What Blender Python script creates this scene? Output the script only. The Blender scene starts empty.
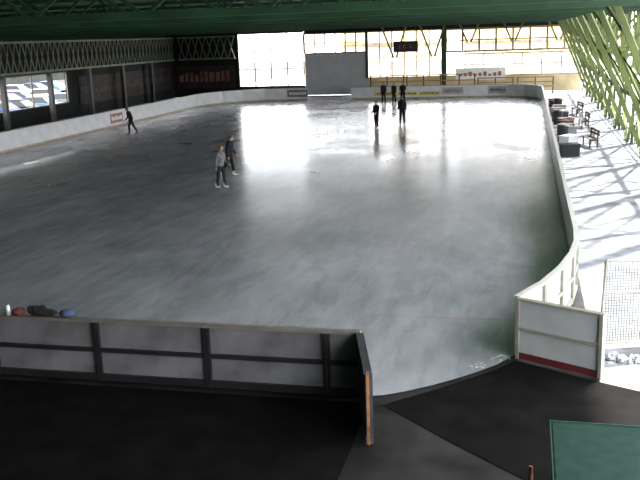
import bpy, math, random
from mathutils import Vector, Matrix
random.seed(4)
S=bpy.context.scene
COL=S.collection

# ------------------------------------------------------------ materials
def mat(name,c,rough=.6,var=.15,scale=3.0,metal=0,emit=0,bump=0.0,c2=None,spec=.5):
    m=bpy.data.materials.new(name); m.use_nodes=True
    nt=m.node_tree; b=nt.nodes['Principled BSDF']
    b.inputs['Roughness'].default_value=rough; b.inputs['Metallic'].default_value=metal
    b.inputs['Specular IOR Level'].default_value=spec
    tc=nt.nodes.new('ShaderNodeTexCoord'); nz=nt.nodes.new('ShaderNodeTexNoise')
    nz.inputs['Scale'].default_value=scale; nz.inputs['Detail'].default_value=5
    nt.links.new(tc.outputs['Object'],nz.inputs['Vector'])
    r=nt.nodes.new('ShaderNodeValToRGB')
    if c2 is None: c2=tuple(x*(1-var) for x in c)
    r.color_ramp.elements[0].position=.35; r.color_ramp.elements[1].position=.65
    r.color_ramp.elements[0].color=(*c2,1); r.color_ramp.elements[1].color=(*[min(1,x*(1+var*.5)) for x in c],1)
    nt.links.new(nz.outputs['Fac'],r.inputs['Fac']); nt.links.new(r.outputs['Color'],b.inputs['Base Color'])
    if emit:
        nt.links.new(r.outputs['Color'],b.inputs['Emission Color']); b.inputs['Emission Strength'].default_value=emit
    if bump:
        bp=nt.nodes.new('ShaderNodeBump'); bp.inputs['Strength'].default_value=bump; bp.inputs['Distance'].default_value=.02
        nt.links.new(nz.outputs['Fac'],bp.inputs['Height']); nt.links.new(bp.outputs['Normal'],b.inputs['Normal'])
    return m
M=dict(
 board=mat('board_white',(.55,.56,.57),.35,.12,1.5),
 outer=mat('board_outer_grey',(.155,.15,.16),.55,.4,1.3,spec=.15),
 gatew=mat('gate_white',(.36,.365,.37),.45,.12,1.5,spec=.3),
 toprail=mat('rail_greybeige',(.17,.15,.135),.45,.2,4),
 toplight=mat('rail_light',(.50,.49,.46),.4,.1,4),
 kickred=mat('kick_red',(.10,.014,.016),.5,.3,3),
 kicktan=mat('kick_tan',(.33,.25,.17),.5,.25,2),
 frame=mat('frame_steel',(.024,.020,.022),.5,.3,5,metal=.3),
 framelight=mat('frame_galvanised',(.26,.25,.21),.45,.15,5,metal=.2),
 gatepost=mat('gate_post_dark',(.035,.036,.042),.5,.4,4),
 gateedge=mat('gate_edge_orange',(.28,.13,.05),.5,.6,6),
 rubber=mat('rubber_black',(.0055,.005,.005),.9,.5,2,bump=.2,spec=.06),
 conc=mat('concrete_dark',(.024,.022,.023),.6,.7,1.2,bump=.2,spec=.2),
 walk=mat('concrete_light',(.16,.168,.19),.7,.5,1.4,bump=.2,spec=.2),
 out=mat('ground_outside',(.45,.45,.44),.8,.5,.3),
 asphalt=mat('asphalt',(.03,.03,.035),.8,.4,.3),
 snow=mat('snow',(.40,.42,.44),.6,.06,6,bump=.5),
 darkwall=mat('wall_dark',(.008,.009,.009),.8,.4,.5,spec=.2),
 cream=mat('wall_cream',(.50,.40,.24),.7,.2,.6),
 ceil=mat('ceiling_green',(.034,.115,.050),.6,.3,.35,spec=.2),
 truss=mat('truss_green',(.016,.048,.022),.5,.3,1,spec=.3),
 lattice=mat('lattice_greygreen',(.105,.125,.085),.5,.3,1,spec=.3),
 colgrey=mat('column_grey',(.04,.044,.04),.5,.3,1,spec=.3),
 yg=mat('lattice_olive',(.10,.13,.035),.5,.4,1,spec=.3),
 dgreen=mat('column_darkgreen',(.018,.038,.018),.5,.3,1,spec=.3),
 wframe=mat('window_frame',(.13,.10,.07),.5,.3,1),
 wood=mat('wood_orange',(.26,.16,.06),.55,.35,2),
 benchw=mat('bench_wood',(.10,.06,.04),.6,.35,2),
 shutter=mat('shutter_grey',(.36,.36,.38),.5,.1,1),
 black=mat('black_paint',(.01,.01,.012),.5,.2,3),
 adyellow=mat('ad_yellow',(.55,.45,.15),.5,.2,2), adred=mat('ad_red',(.26,.10,.085),.5,.3,2),
 adgrey=mat('ad_grey',(.12,.12,.13),.5,.2,2), adwhite=mat('ad_white',(.7,.7,.68),.5,.1,2), adpale=mat('ad_pale',(.33,.33,.32),.5,.2,2),
 poster=mat('poster_brown',(.020,.014,.013),.6,.5,1,spec=.2), postermark=mat('poster_mark',(.045,.034,.03),.6,.3,2,spec=.2), postered=mat('poster_red',(.16,.075,.06),.6,.5,1,spec=.2),
 led=mat('led_red',(.45,.02,.015),.5,.1,3,emit=.3),
 teal=mat('tarp_teal',(.009,.036,.027),.7,.25,5,bump=.15,spec=.15), tealedge=mat('tarp_edge',(.02,.06,.048),.5,.2,5,spec=.3),
 skin=mat('skin',(.45,.27,.19),.55,.08,8), hair=mat('hair_dark',(.025,.018,.014),.6,.3,30), hairb=mat('hair_brown',(.08,.05,.03),.6,.3,30),
 eye=mat('eye',(.03,.02,.02),.2,.1,30), mouth=mat('mouth',(.25,.08,.07),.5,.1,30),
 greyshirt=mat('cloth_grey',(.12,.12,.13),.85,.2,9,bump=.3), blackc=mat('cloth_black',(.008,.008,.010),.9,.3,9,bump=.3,spec=.2),
 navy=mat('cloth_navy',(.014,.015,.028),.85,.3,9,bump=.3,spec=.2), dkgrey=mat('cloth_darkgrey',(.02,.02,.022),.85,.3,9,bump=.3,spec=.2),
 redc=mat('cloth_red',(.11,.02,.025),.85,.3,9,bump=.3), bluec=mat('cloth_blue',(.03,.05,.11),.85,.3,9,bump=.3),
 bootw=mat('boot_white',(.75,.75,.75),.4,.05,9), bootb=mat('boot_black',(.015,.015,.015),.4,.1,9), steel=mat('steel',(.6,.6,.62),.25,.05,9,metal=.9),
 carw=mat('car_white',(.60,.62,.66),.4,.05,1), carb=mat('car_blue',(.02,.05,.20),.5,.05,1,spec=.15), cars=mat('car_silver',(.12,.15,.19),.5,.05,1,spec=.15), carr=mat('car_red',(.22,.03,.03),.5,.05,1,spec=.15), cark=mat('car_black',(.008,.008,.012),.5,.05,1,spec=.1), carl=mat('car_lightblue',(.10,.18,.30),.5,.05,1,spec=.15),
 glassd=mat('glass_dark',(.015,.018,.02),.4,.1,1,spec=.3), tyre=mat('tyre',(.01,.01,.01),.8,.2,9,spec=.1),
 leaf=mat('foliage',(.035,.06,.02),.8,.5,4,bump=.6), bark=mat('bark',(.06,.04,.025),.8,.4,6,bump=.4),
 orange=mat('marker_orange',(.20,.06,.03),.5,.2,5), netm=mat('net_grey',(.12,.125,.12),.6,.1,5,spec=.2),
 facade=mat('facade_ochre',(.62,.58,.44),.8,.5,.35,spec=.1), facade2=mat('facade_pale',(.62,.57,.47),.8,.5,.35,spec=.1), facw=mat('facade_window',(.30,.31,.32),.5,.3,1,spec=.1), facb=mat('facade_beam',(.30,.21,.10),.6,.3,1,spec=.1),
 skyblock=mat('sky_block_dark',(.02,.022,.02),.8,.3,.2,spec=.1),  # for the added block that hides bright sky
)
def ice_mat():
    m=bpy.data.materials.new('ice'); m.use_nodes=True; nt=m.node_tree; N=nt.nodes; L=nt.links
    b=N['Principled BSDF']; tc=N.new('ShaderNodeTexCoord')
    def noise(sc,rot,scale,det,ro_,dist):
        mp=N.new('ShaderNodeMapping'); mp.inputs['Scale'].default_value=sc; mp.inputs['Rotation'].default_value=(0,0,rot)
        L.new(tc.outputs['Object'],mp.inputs['Vector'])
        n=N.new('ShaderNodeTexNoise'); n.inputs['Scale'].default_value=scale; n.inputs['Detail'].default_value=det; n.inputs['Roughness'].default_value=ro_; n.inputs['Distortion'].default_value=dist
        L.new(mp.outputs['Vector'],n.inputs['Vector']); return n
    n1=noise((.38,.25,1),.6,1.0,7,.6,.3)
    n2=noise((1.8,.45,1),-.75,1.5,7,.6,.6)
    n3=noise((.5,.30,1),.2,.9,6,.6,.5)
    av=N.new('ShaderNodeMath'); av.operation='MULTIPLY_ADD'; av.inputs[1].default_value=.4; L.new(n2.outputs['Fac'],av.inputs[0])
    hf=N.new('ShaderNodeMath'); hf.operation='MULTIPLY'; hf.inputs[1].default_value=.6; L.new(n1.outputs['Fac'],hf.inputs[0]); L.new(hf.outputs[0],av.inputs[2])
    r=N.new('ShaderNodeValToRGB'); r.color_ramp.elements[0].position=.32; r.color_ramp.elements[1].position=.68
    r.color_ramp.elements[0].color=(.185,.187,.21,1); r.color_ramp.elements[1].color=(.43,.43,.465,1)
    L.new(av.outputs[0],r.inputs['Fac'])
    sx=N.new('ShaderNodeSeparateXYZ'); L.new(tc.outputs['Object'],sx.inputs[0])
    s=N.new('ShaderNodeMath'); s.operation='SUBTRACT'; s.inputs[1].default_value=16.65; L.new(sx.outputs['Y'],s.inputs[0])
    a=N.new('ShaderNodeMath'); a.operation='ABSOLUTE'; L.new(s.outputs[0],a.inputs[0])
    l=N.new('ShaderNodeMath'); l.operation='LESS_THAN'; l.inputs[1].default_value=.03; L.new(a.outputs[0],l.inputs[0])
    fx=N.new('ShaderNodeMapRange'); fx.inputs[1].default_value=-5; fx.inputs[2].default_value=0; fx.inputs[3].default_value=.04; fx.inputs[4].default_value=.4; L.new(sx.outputs['X'],fx.inputs[0])
    g=N.new('ShaderNodeMath'); g.operation='MULTIPLY'; L.new(l.outputs[0],g.inputs[0]); L.new(fx.outputs[0],g.inputs[1])
    mx=N.new('ShaderNodeMix'); mx.data_type='RGBA'; L.new(g.outputs[0],mx.inputs[0]); L.new(r.outputs[0],mx.inputs[6]); mx.inputs[7].default_value=(.4,.10,.10,1)
    L.new(mx.outputs[2],b.inputs['Base Color'])
    rr=N.new('ShaderNodeMapRange'); rr.inputs[1].default_value=.38; rr.inputs[2].default_value=.62; rr.inputs[3].default_value=.17; rr.inputs[4].default_value=.266
    L.new(n3.outputs['Fac'],rr.inputs[0]); L.new(rr.outputs[0],b.inputs['Roughness'])
    bp=N.new('ShaderNodeBump'); bp.inputs['Strength'].default_value=.25; bp.inputs['Distance'].default_value=.05
    L.new(n3.outputs['Fac'],bp.inputs['Height']); L.new(bp.outputs['Normal'],b.inputs['Normal'])
    b.inputs['Specular IOR Level'].default_value=1.0; b.inputs['Specular Tint'].default_value=(.92,.94,1,1)
    return m
M['ice']=ice_mat()

# ------------------------------------------------------------ mesh helpers
class G:
    def __init__(s): s.v=[]; s.f=[]
    def add(s,vs,fs):
        o=len(s.v); s.v+= [tuple(v) for v in vs]; s.f+=[tuple(i+o for i in f) for f in fs]; return s
    def box(s,x0,x1,y0,y1,z0,z1):
        return s.add([(x0,y0,z0),(x1,y0,z0),(x1,y1,z0),(x0,y1,z0),(x0,y0,z1),(x1,y0,z1),(x1,y1,z1),(x0,y1,z1)],
          [(0,3,2,1),(4,5,6,7),(0,1,5,4),(1,2,6,5),(2,3,7,6),(3,0,4,7)])
    def beam(s,p,q,w=.1,h=None,up=(0,0,1)):
        h=h or w; p=Vector(p);q=Vector(q);d=(q-p).normalized(); u=Vector(up)
        if abs(d.dot(u))>.98: u=Vector((0,1,0))
        a=d.cross(u).normalized()*w/2; b=d.cross(a).normalized()*h/2
        vs=[p-a-b,p+a-b,p+a+b,p-a+b,q-a-b,q+a-b,q+a+b,q-a+b]
        return s.add(vs,[(0,1,2,3),(7,6,5,4),(0,4,5,1),(1,5,6,2),(2,6,7,3),(3,7,4,0)])
    def tube(s,p,q,r1,r2=None,n=10):
        r2=r1 if r2 is None else r2
        p=Vector(p);q=Vector(q);d=(q-p).normalized(); u=Vector((0,0,1)) if abs(d.z)<.9 else Vector((0,1,0))
        a=d.cross(u).normalized(); b=d.cross(a)
        vs=[];fs=[]
        for c,r in((p,r1),(q,r2)):
            for i in range(n):
                t=2*math.pi*i/n; vs.append(c+(a*math.cos(t)+b*math.sin(t))*r)
        for i in range(n): fs.append((i,(i+1)%n,n+(i+1)%n,n+i))
        fs.append(tuple(range(n-1,-1,-1))); fs.append(tuple(range(n,2*n)))
        return s.add(vs,fs)
    def cap(s,p,q,r1,r2,n=14,k=4):
        p=Vector(p);q=Vector(q);d=(q-p); 
        if d.length<1e-5: d=Vector((0,0,1e-4)); q=p+d
        d=d.normalized(); u=Vector((0,0,1)) if abs(d.z)<.9 else Vector((0,1,0))
        a=d.cross(u).normalized(); b=d.cross(a); rings=[]
        for i in range(k+1):
            t=math.pi/2*(i+.3)/(k+.3); rings.append((p-d*r1*math.cos(t),r1*math.sin(t)))
        for i in range(k+1):
            t=math.pi/2*i/(k+.3); rings.append((q+d*r2*math.sin(t),r2*math.cos(t)))
        vs=[];fs=[]
        for c,r in rings:
            for i in range(n):
                t=2*math.pi*i/n; vs.append(c+(a*math.cos(t)+b*math.sin(t))*r)
        for j in range(len(rings)-1):
            for i in range(n): fs.append((j*n+i,j*n+(i+1)%n,(j+1)*n+(i+1)%n,(j+1)*n+i))
        fs.append(tuple(range(n-1,-1,-1))); m=(len(rings)-1)*n; fs.append(tuple(range(m,m+n)))
        return s.add(vs,fs)
    def ell(s,c,rx,ry,rz,rot=None,n=16,k=10):
        c=Vector(c); vs=[];fs=[]
        for j in range(1,k):
            t=math.pi*j/k
            for i in range(n):
                p=2*math.pi*i/n; v=Vector((rx*math.sin(t)*math.cos(p),ry*math.sin(t)*math.sin(p),rz*math.cos(t)))
                if rot: v=rot@v
                vs.append(c+v)
        for j in range(k-2):
            for i in range(n): fs.append((j*n+i,(j+1)*n+i,(j+1)*n+(i+1)%n,j*n+(i+1)%n))
        tv=Vector((0,0,rz)); bv=-tv
        if rot: tv=rot@tv; bv=rot@bv
        vs+= [c+tv,c+bv]; T=len(vs)-2; B=T+1; m=(k-2)*n
        for i in range(n): fs.append((T,i,(i+1)%n)); fs.append((B,m+(i+1)%n,m+i))
        return s.add(vs,fs)
    def mesh(s,name,ma,smooth=False):
        m=bpy.data.meshes.new(name); m.from_pydata(s.v,[],s.f); m.update()
        m.materials.append(ma if not isinstance(ma,str) else M[ma])
        if smooth:
            for p in m.polygons: p.use_smooth=True
        return m
def link(o): COL.objects.link(o); return o
def obj(name,me,loc=(0,0,0),rot=0,parent=None,bevel=0):
    o=bpy.data.objects.new(name,me); link(o); o.location=loc; o.rotation_euler=(0,0,rot)
    if parent: o.parent=parent
    if bevel:
        b=o.modifiers.new('b','BEVEL'); b.width=bevel; b.segments=2; b.limit_method='ANGLE'
    return o
def info(o,label,cat,group=None,kind=None):
    o['label']=label; o['category']=cat
    if group: o['group']=group
    if kind: o['kind']=kind
    return o
def empty(name,loc,rot=0,label='',cat='',group=None):
    o=bpy.data.objects.new(name,None); o.empty_display_size=.3; link(o); o.location=loc; o.rotation_euler=(0,0,rot)
    return info(o,label,cat,group)
def struct(name,g,ma):
    o=obj(name,g.mesh(name,ma)); o['kind']='structure'; return o

# ------------------------------------------------------------ camera (fitted)
f=859.9; pi,ya,ro=.2327,.2398,-.0348; CH=5.623
cp,sp,cy,sy=math.cos(pi),math.sin(pi),math.cos(ya),math.sin(ya)
F=Vector((-sy*cp,cy*cp,-sp)); R=Vector((cy,sy,0)); U=R.cross(F)
R2=R*math.cos(ro)+U*math.sin(ro); U2=R2.cross(F)
mw=Matrix(((R2.x,U2.x,-F.x,0),(R2.y,U2.y,-F.y,0),(R2.z,U2.z,-F.z,CH),(0,0,0,1)))
cd=bpy.data.cameras.new('camera'); cd.sensor_width=36; cd.lens=f/640*36; cd.clip_end=600
co=bpy.data.objects.new('camera',cd); link(co); co.matrix_world=mw; S.camera=co

# ------------------------------------------------------------ ground & ice
XL,XR,YN,YF=-27.75,1.12,12.6,76.6
YB=-6
path=[(-.13,14.75),(.33,15.75),(.68,16.85),(.93,17.95),(1.07,19.0),(XR,20.1)]
y=20.1
while y+2<YF-4.4: y+=2; path.append((XR,y))
y0=y; rr=YF-y0
for i in range(1,5):
    t=math.pi/2*i/4; path.append((XR-rr+rr*math.cos(t),y0+rr*math.sin(t)))
x=path[-1][0]
while x-2>XL+6.2: x-=2; path.append((x,YF))
rl=x-XL
for i in range(1,6):
    t=math.pi/2*i/5; path.append((x-rl*math.sin(t),YF-rl+rl*math.cos(t)))
y=path[-1][1]
while y-2>34: y-=2; path.append((XL,y))
leftend=len(path)-1
near=[(-15,YN),(-13,YN),(-11,YN),(-9,YN),(-7.02,YN),(-5.04,YN),(-3.02,YN),(-2.47,YN+.02)]
g=G()
edge=[(-2.47,YN-.02),(-2.15,12.66),(-1.8,12.88),(-1.4,13.2),(-1.05,13.53),(-.7,13.9),(-.4,14.27)]
icepts=path[:leftend+1]+[(XL,YN+7),(XL+2,YN+2.4),(XL+7,YN)]+near[:-1]+edge
g.add([(a,b,0) for a,b in icepts],[tuple(range(len(icepts)))])
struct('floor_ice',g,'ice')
struct('floor',G().box(-35,1.25,YB,83,-.4,-.03),'conc')
struct('floor_walkway',G().box(1.25,5.2,YB,83,-.4,-.028),'walk')
g=G().box(5.2,120,-40,200,-.6,-.05).box(-35,5.2,83.3,200,-.6,-.05).box(-35,5.2,-40,YB-.3,-.6,-.05)
struct('floor_outside',g,'out')
struct('floor_asphalt',G().box(-160,-35,-40,200,-.6,-.05),'asphalt')
mp_=[(-2.1,12.35),(-1.3,13.12),(-.4,14.1),(-.12,14.55),(1.2,13.8),(3.6,12.6),(3.6,10.25),(.2,10.25),(-.9,11.2)]
nm_=len(mp_)
mat1=G().add([(a,b,-.022) for a,b in mp_]+[(a,b,-.028) for a,b in mp_],
   [tuple(range(nm_-1,-1,-1)),tuple(range(nm_,2*nm_))]+[(i,(i+1)%nm_,nm_+(i+1)%nm_,nm_+i) for i in range(nm_)])
info(obj('rubber_mat',mat1.mesh('rubber_mat','rubber')),'black rubber walking mat on the floor by the open gate','mat','rubber floor mats')
mat2=G().box(-14,-2.3,4,12.35,-.028,-.012)
info(obj('rubber_mat',mat2.mesh('rubber_mat','rubber')),'wide black rubber matting behind the low boards','mat','rubber floor mats')
g=G()
for k in range(26):
    s_=random.uniform(.006,.018); a_=random.uniform(-.85,-.25); g.ell((a_+random.gauss(0,.04),14.42+(a_+.4)*1.0+random.uniform(-.1,.25),.003),s_*1.7,s_,s_*.5,n=8,k=5)
info(obj('ice_slush',g.mesh('ice_slush','snow',True)),'a few crumbs of scraped ice by the gate','snow',kind='stuff')

# ------------------------------------------------------------ rink boards
cache={}
def board(p,q,inner='board',outer='outer',top='toplight',kick='kicktan',detail=True,name='rink_board',label='white rink board panel with a pale top rail',group='rink boards',ad=None,H=1.1,post='frame',cat='board',kh=.12):
    p=Vector(p);q=Vector(q); L=(q-p).length; a=math.atan2(q.y-p.y,q.x-p.x)
    e=empty(name,(p.x,p.y,0),a,label,cat,group)
    key=(round(L,2),inner,outer,top,kick,detail,H,post)
    if key not in cache:
        c=[]
        c.append(('panel',G().box(0.004,L-.004,-.03,0,.0,H-.05).mesh('panel',inner)))
        c.append(('top_rail',G().box(0.002,L-.002,-.09,.025,H-.05,H).mesh('top_rail',top)))
        c.append(('kickplate',G().box(0.006,L-.006,0,.014,.0,kh).mesh('kickplate',kick)))
        c.append(('back_panel',G().box(0.006,L-.006,-.042,-.03,.1,H-.06).mesh('back_panel',outer)))
        if detail:
            for xx in (0.03,L-.03):
                c.append(('frame_post',G().box(xx-.025,xx+.025,-.10,-.042,0,H-.05).mesh('frame_post',post)))
            for zz,hh in ((.56,.07),(.07,.12)):
                c.append(('frame_rail',G().box(.055,L-.055,-.095,-.042,zz-hh/2,zz+hh/2).mesh('frame_rail',post)))
        cache[key]=c
    for n,me in cache[key]: obj(n,me,parent=e)
    if ad:
        ma,mk,h0,h1=ad
        o=obj('advertisement',G().box(.06,L-.06,.001,.008,h0,h1).mesh('advertisement',ma),parent=e); o['label']='printed advertising strip'
        g=G(); xx=.2
        while xx<L-.3:
            w=random.uniform(.07,.13); g.box(xx,xx+w,.008,.012,h0+(h1-h0)*.3,h0+(h1-h0)*random.uniform(.6,.75)); xx+=w+.06
        obj('printed_mark',g.mesh('printed_mark',mk),parent=o)
    return e
for i in range(len(path)-1):
    p,q=path[i],path[i+1]; mx=(p[0]+q[0])/2; my=(p[1]+q[1])/2
    if my>YF-.3 and -18.5<mx<-15.3: continue
    kw={}; ad=None
    if my>YF-.5:
        kw=dict(kick='kicktan',top='toprail',label='white rink board panel with a brown top rail')
        if -3.2<mx<1: ad=('adpale','black',.3,.95)
        elif -7.5<mx<-5: ad=('adpale','adred',.3,.9)
        elif -13<mx<-8: ad=('adyellow','black',.25,.6)
        elif -22<mx<-19.5: ad=('adgrey','adwhite',.3,.95)
        if ad: kw['label']='rink board panel carrying a printed advertising strip'
    elif abs(mx-XL)<.2 and 55<my<57:
        ad=('adred','adwhite',.25,.9); kw['label']='rink board panel with a red advertising print'
    elif abs(mx-XL)<.2: kw['label']='white rink board panel with pale top rail and tan kickplate'
    board(p,q,ad=ad,detail=(my<45),post='framelight',outer='board',**kw)
for i in range(len(near)-1):
    board(near[i],near[i+1],inner='board',outer='outer',top='toprail',kick='kickred',post='frame',label='grey-backed rink board panel with dark steel frame and beige rail',group='framed boards by the gate')
ge=board((-2.10,10.95),(-2.50,12.48),outer='outer',inner='outer',top='gatepost',kick='kickred',post='gatepost',name='rink_gate',label='open rink gate leaf swung outward, orange edged end post',group='rink gates',cat='gate')
obj('edge_strip',G().box(-.012,.004,-.05,-.01,0,1.1).mesh('edge_strip','gateedge'),parent=ge)
gt=board((1.28,13.88),(-.10,14.62),inner='gatew',top='framelight',kick='kickred',post='framelight',name='rink_gate',label='white rink gate leaf with dark red kickplate',group='rink gates',cat='gate')
obj('mid_rail',G().box(.05,1.51,0,.035,.53,.58).mesh('mid_rail','framelight'),parent=gt)
for xx in (.03,1.535): obj('edge_post',G().box(xx-.03,xx+.03,0,.04,0,1.08).mesh('edge_post','framelight'),parent=gt)

# ------------------------------------------------------------ hall shell
WX=-35
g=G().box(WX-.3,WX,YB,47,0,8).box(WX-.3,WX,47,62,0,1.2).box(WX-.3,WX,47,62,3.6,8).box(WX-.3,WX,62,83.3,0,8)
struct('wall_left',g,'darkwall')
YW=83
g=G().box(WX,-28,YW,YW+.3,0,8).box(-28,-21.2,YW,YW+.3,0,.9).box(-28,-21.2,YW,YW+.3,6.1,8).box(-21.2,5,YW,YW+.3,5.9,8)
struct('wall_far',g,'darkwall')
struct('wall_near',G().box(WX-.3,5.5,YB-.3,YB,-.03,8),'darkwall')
struct('wall_far_low',G().box(-15.1,4.7,YW,YW+.3,0,1.5),'cream')
def window(n,x0,x1,z0,z1,nx,nz,t=.09,ma='wframe'):
    g=G().box(x0,x1,YW+.02,YW+.22,z0,z0+t).box(x0,x1,YW+.02,YW+.22,z1-t,z1)
    for i in range(nx+1):
        xx=x0+(x1-x0)*i/nx; g.box(xx-t/2,xx+t/2,YW+.02,YW+.22,z0+t,z1-t)
    for j in range(1,nz):
        zz=z0+(z1-z0)*j/nz; g.box(x0,x1,YW+.05,YW+.2,zz-t/3,zz+t/3)
    struct('window_%d'%n,g,ma)
window(1,-28,-21.3,.9,6.1,4,3,.09); window(2,-21.2,-15.1,3.95,5.9,6,2,.12,'wood'); window(3,-15.0,-7.9,1.5,5.9,6,3,.10,'wood')
window(4,-7.5,4.7,3.7,5.9,8,2,.18,'wood'); window(5,-7.5,4.7,1.5,3.6,7,2,.10,'wood')
struct('trim_1',G().box(-7.9,-7.5,YW-.1,YW+.3,0,5.9),'dgreen')
struct('trim_2',G().box(-15.2,-14.95,YW-.05,YW+.3,1.5,5.9),'dgreen')
g=G()
for i in range(26): g.box(-21.2,-15.1,YW+.02+.03*(i%2),YW+.12,i*.152,i*.152+.15)
struct('door_1',g,'shutter')
g=G().box(WX-.2,WX-.1,47,62,1.2,1.28).box(WX-.2,WX-.1,47,62,3.52,3.6)
for i in range(4): g.box(WX-.2,WX-.1,47+5*i-.05,47+5*i+.05,1.28,3.52)
struct('window_6',g,'wframe')
struct('ceiling',G().box(WX-.3,5.6,YB-.3,YW+.3,7.9,8.1),'ceil')
def strut(pts,lab):
    g=G()
    for a,b in pts: g.beam((a[0],YW-.35,a[1]),(b[0],YW-.35,b[1]),.16,.16,up=(0,1,0))
    info(obj('diagonal_strut',g.mesh('diagonal_strut','yg')),lab,'strut','end wall struts')
for x0 in (-14.0,-10.4): 
    strut([((x0,7.5),(x0+1.6,3.4))],'yellow-green diagonal steel strut before the end glazing')
    strut([((x0+3.2,7.5),(x0+1.85,3.4))],'yellow-green diagonal steel strut before the end glazing')
for x0 in (-7.0,-3.0,1.0):
    strut([((x0+.2,7.5),(x0+1.5,4.6))],'yellow-green diagonal steel strut before the end glazing')
    strut([((x0+3.0,7.5),(x0+1.8,4.6))],'yellow-green diagonal steel strut before the end glazing')
for xx in range(-33,5,3):
    info(obj('roof_purlin',G().box(xx-.12,xx+.12,8,YW,7.5,7.9).mesh('roof_purlin','truss')),'green steel purlin under the roof deck','beam','roof purlins')
tx0,tx1=WX+.1,4.6
gt_=G().beam((tx0,0,7.35),(tx1,0,7.35),.16,.16).mesh('top_chord','truss')
gb_=G().beam((tx0,0,6.25),(tx1,0,6.25),.18,.18).mesh('bottom_chord','truss')
g=G(); n=26; w=(tx1-tx0)/n
for i in range(n):
    a=tx0+i*w; g.beam((a,0,6.25 if i%2 else 7.35),(a+w,0,7.35 if i%2 else 6.25),.08,.08,up=(0,1,0))
gl_=g.mesh('bracing','truss')
yy=20
while yy<80:
    e=empty('roof_truss',(0,yy,0),0,'dark green steel lattice truss spanning under the roof','truss','roof trusses')
    obj('top_chord',gt_,parent=e); obj('bottom_chord',gb_,parent=e); obj('bracing',gl_,parent=e); yy+=6.2
g1=G().beam((0,.01,5.9),(0,5.99,5.9),.15).mesh('top_chord','lattice'); g2=G().beam((0,.01,3.8),(0,5.99,3.8),.15).mesh('bottom_chord','lattice')
g=G()
for i in range(8):
    s_=.75; g.beam((0,i*s_+.05,3.8),(0,i*s_+.7,5.9),.06); g.beam((0,i*s_+.05,5.9),(0,i*s_+.7,3.8),.06)
g3=g.mesh('bracing','lattice')
yy=40
while yy<76.5:
    e=empty('lattice_girder',(WX+.6,yy,0),0,'grey steel lattice girder along the dark wall','girder','lattice girders')
    obj('top_chord',g1,parent=e); obj('bottom_chord',g2,parent=e); obj('bracing',g3,parent=e)
    info(obj('steel_column',G().box(-.16,.16,-.16,.16,0,3.75).box(-.25,.25,-.25,.25,0,.05).mesh('steel_column','colgrey'),(WX+.6,yy+.3,-.03)),'grey steel column carrying the lattice girder','column','wall columns')
    yy+=6.0
e=empty('lattice_girder',(WX+.9,YW-.6,0),-math.pi/2,'grey steel lattice girder along the dark wall','girder','lattice girders')
for nme,me in (('top_chord',g1),('bottom_chord',g2),('bracing',g3)): obj(nme,me,parent=e)
RX=4.8
c1=G().beam((0,0.02,6.7),(0,5.98,6.7),.2).mesh('top_chord','dgreen'); c2=G().beam((0,0.02,2.4),(0,5.98,2.4),.16).mesh('bottom_chord','dgreen')
g=G()
g.beam((0,.2,2.4),(0,3,6.7),.14); g.beam((0,3,6.7),(0,5.8,2.4),.14); g.beam((0,.2,6.7),(0,3,2.4),.1); g.beam((0,3,2.4),(0,5.8,6.7),.1); g.beam((0,3,2.4),(0,3,6.7),.1)
g.beam((0,.2,0.1),(0,3,2.4),.12); g.beam((0,3,2.4),(0,5.8,.1),.12)
c3=g.mesh('bracing','yg')
g=G()
g.beam((-.1,.1,.6),(-2.9,.1,7.35),.18); g.beam((-.1,.1,4.6),(-1.6,.1,4.6),.1); g.beam((-.1,.1,6.5),(-1.6,.1,4.6),.1); g.beam((-2.9,.1,7.35),(-.1,5.8,2.4),.1); g.beam((-.1,.3,2.4),(-2.9,5.8,7.35),.1)
c4=g.mesh('knee_brace','yg')
cl=G().box(-.17,-.07,-.18,.18,0,7.8).box(.07,.17,-.18,.18,0,7.8)
for k in range(15): cl.beam((-.1,0,.3+k*.5),(.1,0,.55+k*.5),.05); 
cl=cl.mesh('steel_column','dgreen')
yy=26
while yy<77:
    e=empty('lattice_girder',(RX,yy+.2,0),0,'olive-green steel lattice girder along the open side','girder','open side girders')
    obj('top_chord',c1,parent=e); obj('bottom_chord',c2,parent=e); obj('bracing',c3,parent=e); obj('knee_brace',c4,parent=e)
    info(obj('steel_column',cl,(RX+.35,yy,-.03)),'dark green laced steel column on the open side','column','open side columns')
    g=G()
    for zz in (.5,.95): g.beam((0,.3,zz),(0,5.7,zz),.06)
    for k in range(5): g.beam((0,.3+k*1.35,0),(0,.3+k*1.35,.95),.05)
    info(obj('side_railing',g.mesh('side_railing','dgreen'),(RX+.3,yy,-.03)),'low dark railing between the side columns','railing','side railings')
    yy+=6.2

# ------------------------------------------------------------ far-end furniture
e=empty('scoreboard',(-11.2,YW-.8,3.9),0,'small black scoreboard with faint red digits','scoreboard')
obj('housing',G().box(-1.15,1.15,0,.25,0,1.0).mesh('housing','black'),parent=e,bevel=.02)
g=G()
for xx in (-.6,-.2,.4):
    g.box(xx,xx+.22,-.02,0,.35,.39).box(xx,xx+.22,-.02,0,.6,.64).box(xx,xx+.04,-.02,0,.39,.6)
obj('digit_display',g.mesh('digit_display','led'),parent=e)
for xx in (-.9,.9): obj('hanger',G().beam((xx,.12,1.0),(xx,.12,3.6),.05).mesh('hanger','frame'),parent=e)
e=empty('banner',(-6.6,YW-.1,1.15),0,'cream advertising banner with faded red print on the end wall','banner')
obj('sheet',G().box(0,4.6,0,.03,0,1.1).mesh('sheet','adwhite'),parent=e)
g=G()
for k in range(9): g.box(.3+k*.45,.3+k*.45+.3,-.012,0,.35,.35+.2+.2*(k%3)/2)
obj('printed_mark',g.mesh('printed_mark','adred'),parent=e)
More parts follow.
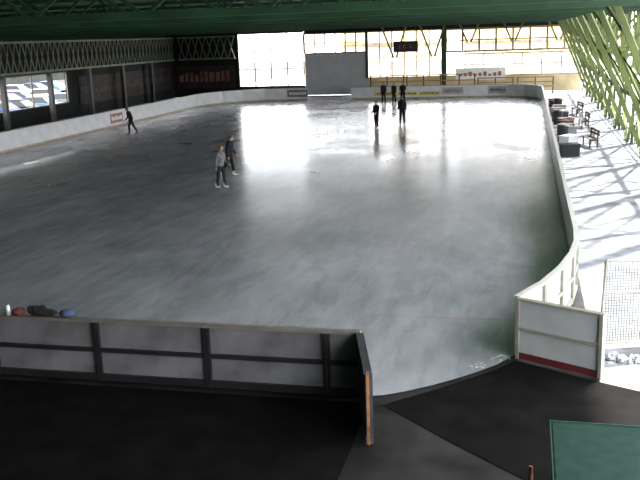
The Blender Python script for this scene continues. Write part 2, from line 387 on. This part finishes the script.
def rail(x,L,y,h=1.9):
    e=empty('wooden_railing',(x,y,-.03),0,'orange-brown wooden railing in front of the end wall','railing','wooden railings')
    g=G()
    for zz in (h*.45,h*.72,h): g.box(0,L,-.05,0,zz-.11,zz)
    obj('rail',g.mesh('rail','wood'),parent=e)
    for k in range(3): obj('post',G().box(-.05,.05,0,.1,0,h).mesh('post','frame'),(.1+k*(L-.2)/2,0,0),parent=e)
rail(-14.4,3.3,80.6); rail(-11.0,3.3,80.6); rail(-7.6,3.0,80.6); rail(-4.5,3.3,80.6,1.5); rail(-1.0,3.3,80.6,1.5)
def poster(loc,rot,w,h,lab,mk='postermark',lo=.38,hi=.5):
    e=empty('wall_banner',loc,rot,lab,'banner','dark wall banners')
    obj('sheet',G().box(0,w,-.03,0,0,h).mesh('sheet','poster'),parent=e)
    g=G(); xx=.3
    while xx<w-.4:
        ww=random.uniform(.2,.5); g.box(xx,xx+ww,-.045,-.03,h*lo,h*random.uniform(hi,hi+.18)); xx+=ww+.2
    obj('printed_mark',g.mesh('printed_mark',mk),parent=e)
poster((-34.6,YW-.03,.9),0,6.2,2.2,'dark brown banner with pale reddish print by the corner','postered',.3,.6)
poster((WX+.03,63.5,.9),math.pi/2,18.5,2.2,'long dark banner with faint lettering on the long wall')

# ------------------------------------------------------------ cars outside
def car(x,y,rot,ma,lab):
    e=empty('car',(x,y,-.05),rot,lab,'car','parked cars')
    prof=[(-2.1,.35),(-2.15,.7),(-2.0,.9),(-1.1,.98),(1.0,1.0),(1.9,.92),(2.1,.7),(2.1,.35)]
    g=G(); n=len(prof)
    for s_ in (-.85,.85): g.v+=[(a,s_,b) for a,b in prof]
    g.f+=[tuple(range(n)),tuple(range(2*n-1,n-1,-1))]+[(i+n,(i+1)%n+n,(i+1)%n,i) for i in range(n)]
    obj('body',g.mesh('body',ma),parent=e,bevel=.06)
    g=G(); pr=[(-1.5,.97),(-.9,1.42),(.7,1.45),(1.5,.99)]
    for s_ in (-1,1): g.v+=[(a,s_*(.8 if b<1.1 else .62),b) for a,b in pr]
    g.f+=[(0,1,2,3),(7,6,5,4),(4,5,1,0),(5,6,2,1),(6,7,3,2),(7,4,0,3)]
    obj('window_glass',g.mesh('window_glass','glassd'),parent=e)
    obj('roof',G().box(-.9,.72,-.62,.62,1.43,1.49).mesh('roof',ma),parent=e,bevel=.03)
    wm=G().tube((0,-.11,0),(0,.11,0),.33,n=18).mesh('wheel','tyre')
    for a in(-1.35,1.35):
        for b in(-.78,.78): obj('wheel',wm,(a,b,.33),parent=e)
cn={'carb':'blue','carw':'white','carr':'red','cark':'black','cars':'silver','carl':'light blue'}
order=['carw','carb','cark','carl','cars','carw','cark','carr','carb','carw','cark','cars','carl','cark','carw','carb','carl','carr','carw']
k=0
for xr,ya_,yb in ((-40,56,71),(-47.5,64,82),(-56,73,97)):
    yy=ya_
    while yy<yb:
        c=order[k%len(order)]; car(xr+random.uniform(-.8,.8),yy,random.choice((0,math.pi))+random.uniform(-.18,.18),c,cn[c]+' parked car outside the window'); yy+=random.uniform(2.9,4.6); k+=1

# ------------------------------------------------------------ buildings, trees & added sky block outside
def building(x,y,W,h,ma,lab,rot=0,fw='facw',fb='facb'):
    e=empty('building',(x,y,-.05),rot,lab,'building')
    obj('facade',G().box(0,W,0,8,0,h).mesh('facade',ma),parent=e)
    obj('roof',G().add([(-.5,-.6,h),(W+.5,-.6,h),(W+.5,8.6,h),(-.5,8.6,h),(-.5,4,h+2.2),(W+.5,4,h+2.2)],[(0,1,5,4),(2,3,4,5),(0,4,3),(1,2,5),(3,2,1,0)]).mesh('roof',fb),parent=e)
    n=int(min(W,60)/2.6)
    for k in range(n):
        for z0 in (1.0,3.3): obj('window',G().box(0,1.0,-.04,0,z0,z0+1.2).mesh('window',fw),(.9+k*2.6,0,0),parent=e)
    g=G().box(0,W,-.12,0,2.7,2.85).box(0,W,-.12,0,h-.4,h-.25)
    for k in range(n+1): g.box(k*2.6,k*2.6+.14,-.12,0,2.85,h-.4)
    obj('timber_frame',g.mesh('timber_frame',fb),parent=e)
building(-23,110,12,4.6,'facade','pale ochre timber-framed building beyond the end glazing')
building(-8,114,19,4.4,'facade2','pale timber-framed building beyond the end glazing')
building(-76,60,130,14,'skyblock','added dark block hiding bright sky from the ice',math.pi/2,'skyblock','skyblock')  # added block, darkens the left window's reflection in the ice
def tree(x,y,h):
    e=empty('tree',(x,y,-.05),random.random()*6,'leafy tree standing outside the open side of the hall','tree','outside trees')
    obj('trunk',G().tube((0,0,0),(0,0,h*.5),.22,.12).tube((0,0,h*.4),(.7,0,h*.62),.09,.04).tube((0,0,h*.35),(-.6,.3,h*.6),.09,.04).mesh('trunk','bark'),parent=e)
    g=G()
    for k in range(34):
        a=random.random()*6.28; r=random.uniform(.2,2.0); q=random.uniform(.3,.6); g.ell((r*math.cos(a),r*math.sin(a),h*random.uniform(.25,.95)),q,q,q*.8,n=10,k=7)
    obj('foliage',g.mesh('foliage','leaf',True),parent=e)
for x,y,h in ((10,44,6),(10,52,6),(9.5,60,7),(11.5,70,7),(10,80,7)): tree(x,y,h)

# ------------------------------------------------------------ walkway furniture
def bench(x,y,rot):
    e=empty('bench',(x,y,-.028),rot,'brown slatted wooden bench on the sunny walkway','bench','walkway benches')
    g=G()
    for k in range(3): g.box(-.8,.8,-.2+k*.14,-.08+k*.14,.42,.46)
    obj('seat',g.mesh('seat','benchw'),parent=e)
    g=G()
    for k in range(2): g.box(-.8,.8,.22,.26,.58+k*.16,.70+k*.16)
    obj('backrest',g.mesh('backrest','benchw'),parent=e)
    for xx in(-.65,.65): obj('leg',G().box(-.03,.03,-.2,.2,.36,.42).box(-.03,.03,-.2,-.14,0,.36).box(-.03,.03,.16,.22,0,.84).mesh('leg','frame'),(xx,0,0),parent=e)
for a,b,c in ((3.0,43.5,-1.4),(3.2,52.2,-1.5),(3.2,59.5,-1.4)): bench(a,b,c)
def bin_(x,y,lab):
    e=empty('litter_bin',(x,y,-.028),0,lab,'bin','walkway bins')
    obj('body',G().tube((0,0,0),(0,0,.8),.24,.29,18).mesh('body','dkgrey'),parent=e)
    obj('lid',G().tube((0,0,.8),(0,0,.87),.31,.26,18).mesh('lid','black'),parent=e)
bin_(1.8,45.5,'dark round litter bin on the walkway'); bin_(1.8,53.8,'dark round litter bin on the walkway'); bin_(2.1,63,'dark round litter bin on the walkway')
def crate(x,y,r,ma,lab):
    e=empty('storage_crate',(x,y,-.028),r,lab,'crate','walkway crates')
    obj('body',G().box(-.4,.4,-.28,.28,0,.5).mesh('body',ma),parent=e,bevel=.02)
    obj('lid',G().box(-.43,.43,-.31,.31,.5,.57).mesh('lid',ma),parent=e,bevel=.01)
cl_=[('dkgrey','dark grey storage crate with a flat lid'),('shutter','pale grey storage crate with a flat lid'),('adgrey','grey storage crate with a flat lid'),('benchw','brown storage crate with a flat lid'),('dkgrey','dark grey storage crate with a flat lid'),('redc','dark red storage crate with a flat lid')]
for k,(a,b,c) in enumerate(((1.9,40.2,.2),(2.0,43.4,.9),(2.1,47.2,.3),(2.0,48.8,1.2),(2.1,50.6,1.1),(2.2,52.0,.2),(2.0,55.6,.5),(2.1,57.2,.1),(1.9,59,.8),(2.1,61,.2),(2.0,64.8,1),(2.0,66.6,.4))): crate(a,b,c,*cl_[k%6])
e=empty('mesh_fence',(1.34,15.35,-.028),.30,'grey wire mesh fence panel beside the boards','fence')
g=G().tube((0,0,0),(.08,0,1.65),.022).tube((2.6,0,0),(2.6,0,1.45),.022).tube((.08,0,1.65),(2.6,0,1.45),.022).tube((0,0,.1),(2.6,0,.1),.02).tube((.05,0,1.05),(2.6,0,1.0),.02)
obj('frame',g.mesh('frame','framelight'),parent=e)
g=G()
for k in range(1,52): g.beam((k*.05,0,.1),(k*.05,0,1.64-.08*k*.05),.009)
for k in range(1,28): g.beam((.03,0,.1+k*.05),(2.6,0,.1+k*.05),.009)
obj('wire_mesh',g.mesh('wire_mesh','netm'),parent=e)
g=G()
for k in range(60): g.ell((random.gauss(0,.16),random.gauss(0,.10),random.uniform(-.03,.03)),random.uniform(.02,.06),random.uniform(.02,.06),random.uniform(.015,.045),n=9,k=6)
info(obj('snow_heap',g.mesh('snow_heap','snow',True),(1.72,14.85,.0)),'small rough heap of scraped ice snow on the floor','snow',kind='stuff')
def bundle(x,y,z,ma,lab,sx,sz,nm='jacket'):
    g=G()
    for k in range(7): g.cap((random.uniform(-sx,sx),random.uniform(-.05,.07),random.uniform(.04,sz)),(random.uniform(-sx,sx),random.uniform(-.07,.07),random.uniform(.04,sz)),.06,.04)
    g.ell((0,0,.06),sx*1.1,.12,.06)
    o=info(obj(nm,g.mesh(nm,ma,True),(x,y,z)),lab,nm)
    r=o.modifiers.new('r','REMESH'); r.mode='VOXEL'; r.voxel_size=.014; r.use_smooth_shade=True
bundle(-8.02,YN-.03,1.12,'dkgrey','dark crumpled jacket lying on the board rail',.26,.14)
bundle(-7.56,YN-.03,1.12,'bluec','blue crumpled jacket lying on the board rail',.10,.08)
bundle(-8.49,YN-.03,1.12,'redc','dark red scarf bundled on the board rail',.07,.05,'scarf')
e=empty('bottle',(-8.68,YN-.03,1.1),0,'small white drinks bottle standing on the board rail','bottle')
obj('body',G().tube((0,0,0),(0,0,.15),.035,n=14).tube((0,0,.15),(0,0,.18),.035,.015,14).mesh('body','bootw',True),parent=e)
obj('cap',G().tube((0,0,.18),(0,0,.205),.018,n=12).mesh('cap','black'),parent=e)
e=empty('covered_table',(.36,8.2,-.03),0,'table covered with a dark teal tarpaulin','table')
obj('top',G().box(0,2.2,0,1.78,.96,1.02).mesh('top','teal'),parent=e,bevel=.02)
obj('edge_trim',G().box(-.02,2.2,1.78,1.795,.95,1.03).box(-.015,0,0,1.79,.95,1.03).mesh('edge_trim','tealedge'),parent=e)
for a,b in((.1,.1),(2.1,.1),(.1,1.68),(2.1,1.68)): obj('leg',G().box(a-.04,a+.04,b-.04,b+.04,0,.96).mesh('leg','frame'),parent=e)
obj('skirt',G().box(.02,2.18,1.72,1.76,.3,.96).box(.02,.05,.03,1.72,.3,.96).mesh('skirt','teal'),parent=e)
e=empty('marker_post',(.14,10.1,-.03),0,'short orange-brown marker post on the floor','post')
obj('shaft',G().tube((0,0,.03),(0,0,.34),.03,.025).mesh('shaft','orange'),parent=e)
obj('foot',G().tube((0,0,0),(0,0,.03),.09,.08,14).mesh('foot','black'),parent=e)

# ------------------------------------------------------------ people
def remeshed(g,name,ma,vox,sm=3):
    me=bpy.data.meshes.new('t'); me.from_pydata(g.v,[],g.f); me.update()
    o=bpy.data.objects.new('t',me); link(o)
    r=o.modifiers.new('r','REMESH'); r.mode='VOXEL'; r.voxel_size=vox
    s_=o.modifiers.new('s','SMOOTH'); s_.factor=.5; s_.iterations=sm
    dg=bpy.context.evaluated_depsgraph_get(); ev=o.evaluated_get(dg)
    m2=bpy.data.meshes.new_from_object(ev); m2.name=name; bpy.data.objects.remove(o)
    m2.materials.clear(); m2.materials.append(M[ma])
    for p in m2.polygons: p.use_smooth=True
    return m2
def rx(a): return Matrix.Rotation(a,3,'X')
def ry(a): return Matrix.Rotation(a,3,'Y')
def person(x,y,face,label,top='blackc',bot='blackc',hair='hair',boot='bootb',lean=.0,legs=((.1,.0,.06),(-.1,.1,.06)),arms=((.15,.3,.12),(-.15,.3,.12)),scale=1.0,long_hair=False,headt=0.0):
    pel=Vector((0,0,.93)); T=rx(-lean)
    chest=pel+T@Vector((0,0,.42)); neck=pel+T@Vector((0,.0,.52)); hb=neck+T@Vector((0,.015,.07)); hc=neck+T@Vector((0,.03,.16))
    HT=rx(-lean*.4-headt)
    J={}
    for s_,nm,lg,ar in((-1,'L',legs[0],arms[0]),(1,'R',legs[1],arms[1])):
        h=pel+Vector((s_*.09,0,-.03)); A=ry(-s_*lg[2])@rx(lg[0]); k=h+A@Vector((0,0,-.42)); B=ry(-s_*lg[2])@rx(lg[0]-lg[1]); a=k+B@Vector((0,0,-.41))
        sh=chest+T@Vector((s_*.185,0,.02)); C=ry(-s_*ar[2])@rx(ar[0]-lean*.3); e=sh+C@Vector((0,0,-.29)); D=ry(-s_*ar[2]*.6)@rx(ar[0]+ar[1]-lean*.3); w=e+D@Vector((0,0,-.25))
        J[nm]=(h,k,a,sh,e,w,D,B,s_)
    low=min(J['L'][2].z,J['R'][2].z)-.12
    b=G()
    b.cap(pel-Vector((.06,0,0)),pel+Vector((.06,0,0)),.115,.115)
    b.cap(pel,chest,.125,.14); b.cap(chest+T@Vector((-.09,0,-.06)),chest+T@Vector((.09,0,-.06)),.115,.115)
    b.cap(chest+T@Vector((-.14,0,.02)),chest+T@Vector((.14,0,.02)),.07,.07)
    b.cap(neck-T@Vector((0,0,.05)),hb,.06,.055)
    b.ell(hc,.075,.095,.115,HT); b.ell(hc+HT@Vector((0,.03,-.06)),.052,.058,.05,HT)
    b.cap(hc+HT@Vector((0,.09,.01)),hc+HT@Vector((0,.112,-.022)),.009,.014)
    for s_ in(-1,1): b.ell(hc+HT@Vector((s_*.078,-.005,-.005)),.012,.02,.03,HT)
    for nm in 'LR':
        h,k,a,sh,e,w,D,B,s_=J[nm]
        b.cap(h,k,.085,.055); b.cap(k,k+(a-k)*.35,.052,.056); b.cap(k+(a-k)*.35,a,.056,.038)
        b.cap(a,a+B@Vector((0,.1,-.06)),.045,.03)
        b.cap(sh,e,.052,.04); b.cap(e,w,.04,.026)
        pc=w+D@Vector((0,0,-.05)); b.ell(pc,.018,.04,.05,D)
        for j,(off,ln) in enumerate(((.030,.062),(.011,.072),(-.009,.068),(-.028,.052))):
            p0=w+D@Vector((0,off,-.085)); p1=p0+D@Vector((-s_*.008,0,-ln*.5)); p2=p1+D@Vector((-s_*.024,0,-ln*.42))
            b.cap(p0,p1,.0095,.009,8,2); b.cap(p1,p2,.009,.008,8,2)
        t0=w+D@Vector((0,.032,-.03)); t1=t0+D@Vector((-s_*.01,.028,-.03)); b.cap(t0,t1,.012,.011,8,2); b.cap(t1,t1+D@Vector((-s_*.012,.006,-.028)),.011,.009,8,2)
    body=remeshed(b,'person','skin',.011,2)
    o=info(obj('person',body,(x,y,-low*scale),face),label,'person'); o.scale=(scale,)*3
    j=G()
    j.cap(pel-Vector((.06,0,-.02)),pel+Vector((.06,0,.02)),.14,.14); j.cap(pel+Vector((0,0,.05)),chest,.155,.165)
    j.cap(chest+T@Vector((-.1,0,-.06)),chest+T@Vector((.1,0,-.06)),.135,.135); j.cap(chest+T@Vector((-.14,0,.03)),chest+T@Vector((.14,0,.03)),.085,.085)
    j.cap(neck-T@Vector((0,0,.03)),neck+T@Vector((0,0,.02)),.078,.072)
    for nm in 'LR':
        h,k,a,sh,e,w,D,B,s_=J[nm]; j.cap(sh,e,.072,.058); j.cap(e,e+(w-e)*.9,.058,.042)
    obj('jacket',remeshed(j,'jacket',top,.014),parent=o)
    t=G(); t.cap(pel-Vector((.06,0,.03)),pel+Vector((.06,0,-.03)),.128,.128)
    for nm in 'LR':
        h,k,a,sh,e,w,D,B,s_=J[nm]; t.cap(h,k,.105,.075); t.cap(k,a+(k-a)*.08,.075,.062)
    obj('trousers',remeshed(t,'trousers',bot,.014),parent=o)
    hg=G(); hg.ell(hc+HT@Vector((0,-.018,.028)),.088,.098,.105,HT)
    if long_hair: hg.cap(hc+HT@Vector((0,-.06,0)),neck+T@Vector((0,-.08,-.06)),.07,.04)
    obj('hair',remeshed(hg,'hair',hair,.014),parent=o)
    for s_ in(-1,1): obj('eye',G().ell(hc+HT@Vector((s_*.03,.088,.0)),.012,.008,.008,HT,8,6).mesh('eye','eye',True),parent=o)
    obj('mouth',G().ell(hc+HT@Vector((0,.088,-.055)),.022,.008,.007,HT,8,6).mesh('mouth','mouth',True),parent=o)
    for nm in 'LR':
        h,k,a,sh,e,w,D,B,s_=J[nm]
        fl=B if abs(a.z-.12-low)>.03 else Matrix.Identity(3)
        bt=G(); bt.cap(a+fl@Vector((0,-.01,.07)),a+fl@Vector((0,-.015,-.03)),.068,.058); bt.cap(a+fl@Vector((0,-.02,-.05)),a+fl@Vector((0,.14,-.06)),.047,.04)
        bo=obj('skate_boot',remeshed(bt,'skate_boot',boot,.014),parent=o)
        bl=G(); A_=lambda q:a+fl@Vector(q)
        bl.beam(A_((0,-.08,-.117)),A_((0,.2,-.117)),.006,.022); bl.beam(A_((0,-.04,-.08)),A_((0,-.04,-.11)),.02,.03); bl.beam(A_((0,.11,-.08)),A_((0,.11,-.11)),.02,.03)
        obj('skate_blade',bl.mesh('skate_blade','steel'),parent=bo)
    return o
person(-11.5,31.2,-1.9,'person in light grey top and dark trousers skating, arm forward',top='greyshirt',bot='dkgrey',hair='hairb',boot='bootw',legs=((.25,.2,.02),(-.1,.12,.02)),arms=((.2,.8,.06),(-.25,.3,.08)),lean=.1,scale=.95)
person(-12.15,34.1,-1.5,'person in dark jacket and trousers with white skates gliding',top='navy',bot='blackc',boot='bootw',legs=((.25,.12,.04),(-.3,.25,.04)),arms=((.2,.5,.08),(-.2,.4,.12)),lean=.15,scale=.98)
person(-24.3,50.3,1.9,'person in black leaning slightly forward while skating',legs=((.35,.35,.05),(-.3,.2,.06)),arms=((.3,.6,.08),(-.1,.6,.08)),lean=.28,scale=.96)
person(-9.0,52.5,2.6,'person in black standing upright on the ice, arms close',arms=((.15,.9,.05),(.1,.9,.05)),legs=((.05,.05,.03),(-.02,.05,.03)),scale=.93)
person(-7.7,54.6,.3,'tall person in dark coat standing upright on the ice',top='blackc',bot='blackc',legs=((.08,.05,.05),(-.06,.05,.05)),scale=1.0,hair='hairb')
person(-11.5,70.8,3.0,'person in dark clothing standing by the end boards',top='dkgrey',legs=((.03,.05,.05),(-.03,.05,.05)),scale=1.0)
person(-10.65,70.9,2.8,'person in a dark jacket standing by the end boards',top='navy',legs=((.03,.05,.05),(-.03,.05,.05)),scale=.97)
person(-9.75,69.6,3.3,'person in black standing by the end boards, arms bent',top='blackc',legs=((.03,.05,.07),(-.03,.05,.07)),arms=((.3,1.2,.1),(.3,1.2,.1)),scale=1.03)

# ------------------------------------------------------------ light
w=bpy.data.worlds.new('world'); S.world=w; w.use_nodes=True
nt=w.node_tree; bg=nt.nodes['Background']; bg.inputs['Strength'].default_value=10.5
bg.inputs['Color'].default_value=(.95,.97,1,1)
sd=bpy.data.lights.new('sun','SUN'); sd.energy=26; sd.angle=.04; sd.color=(1,.96,.88)
so=bpy.data.objects.new('sun',sd); link(so); so.rotation_euler=Vector((-.42,-.55,-.75)).to_track_quat('-Z','Y').to_euler()
S.view_settings.view_transform='Standard'
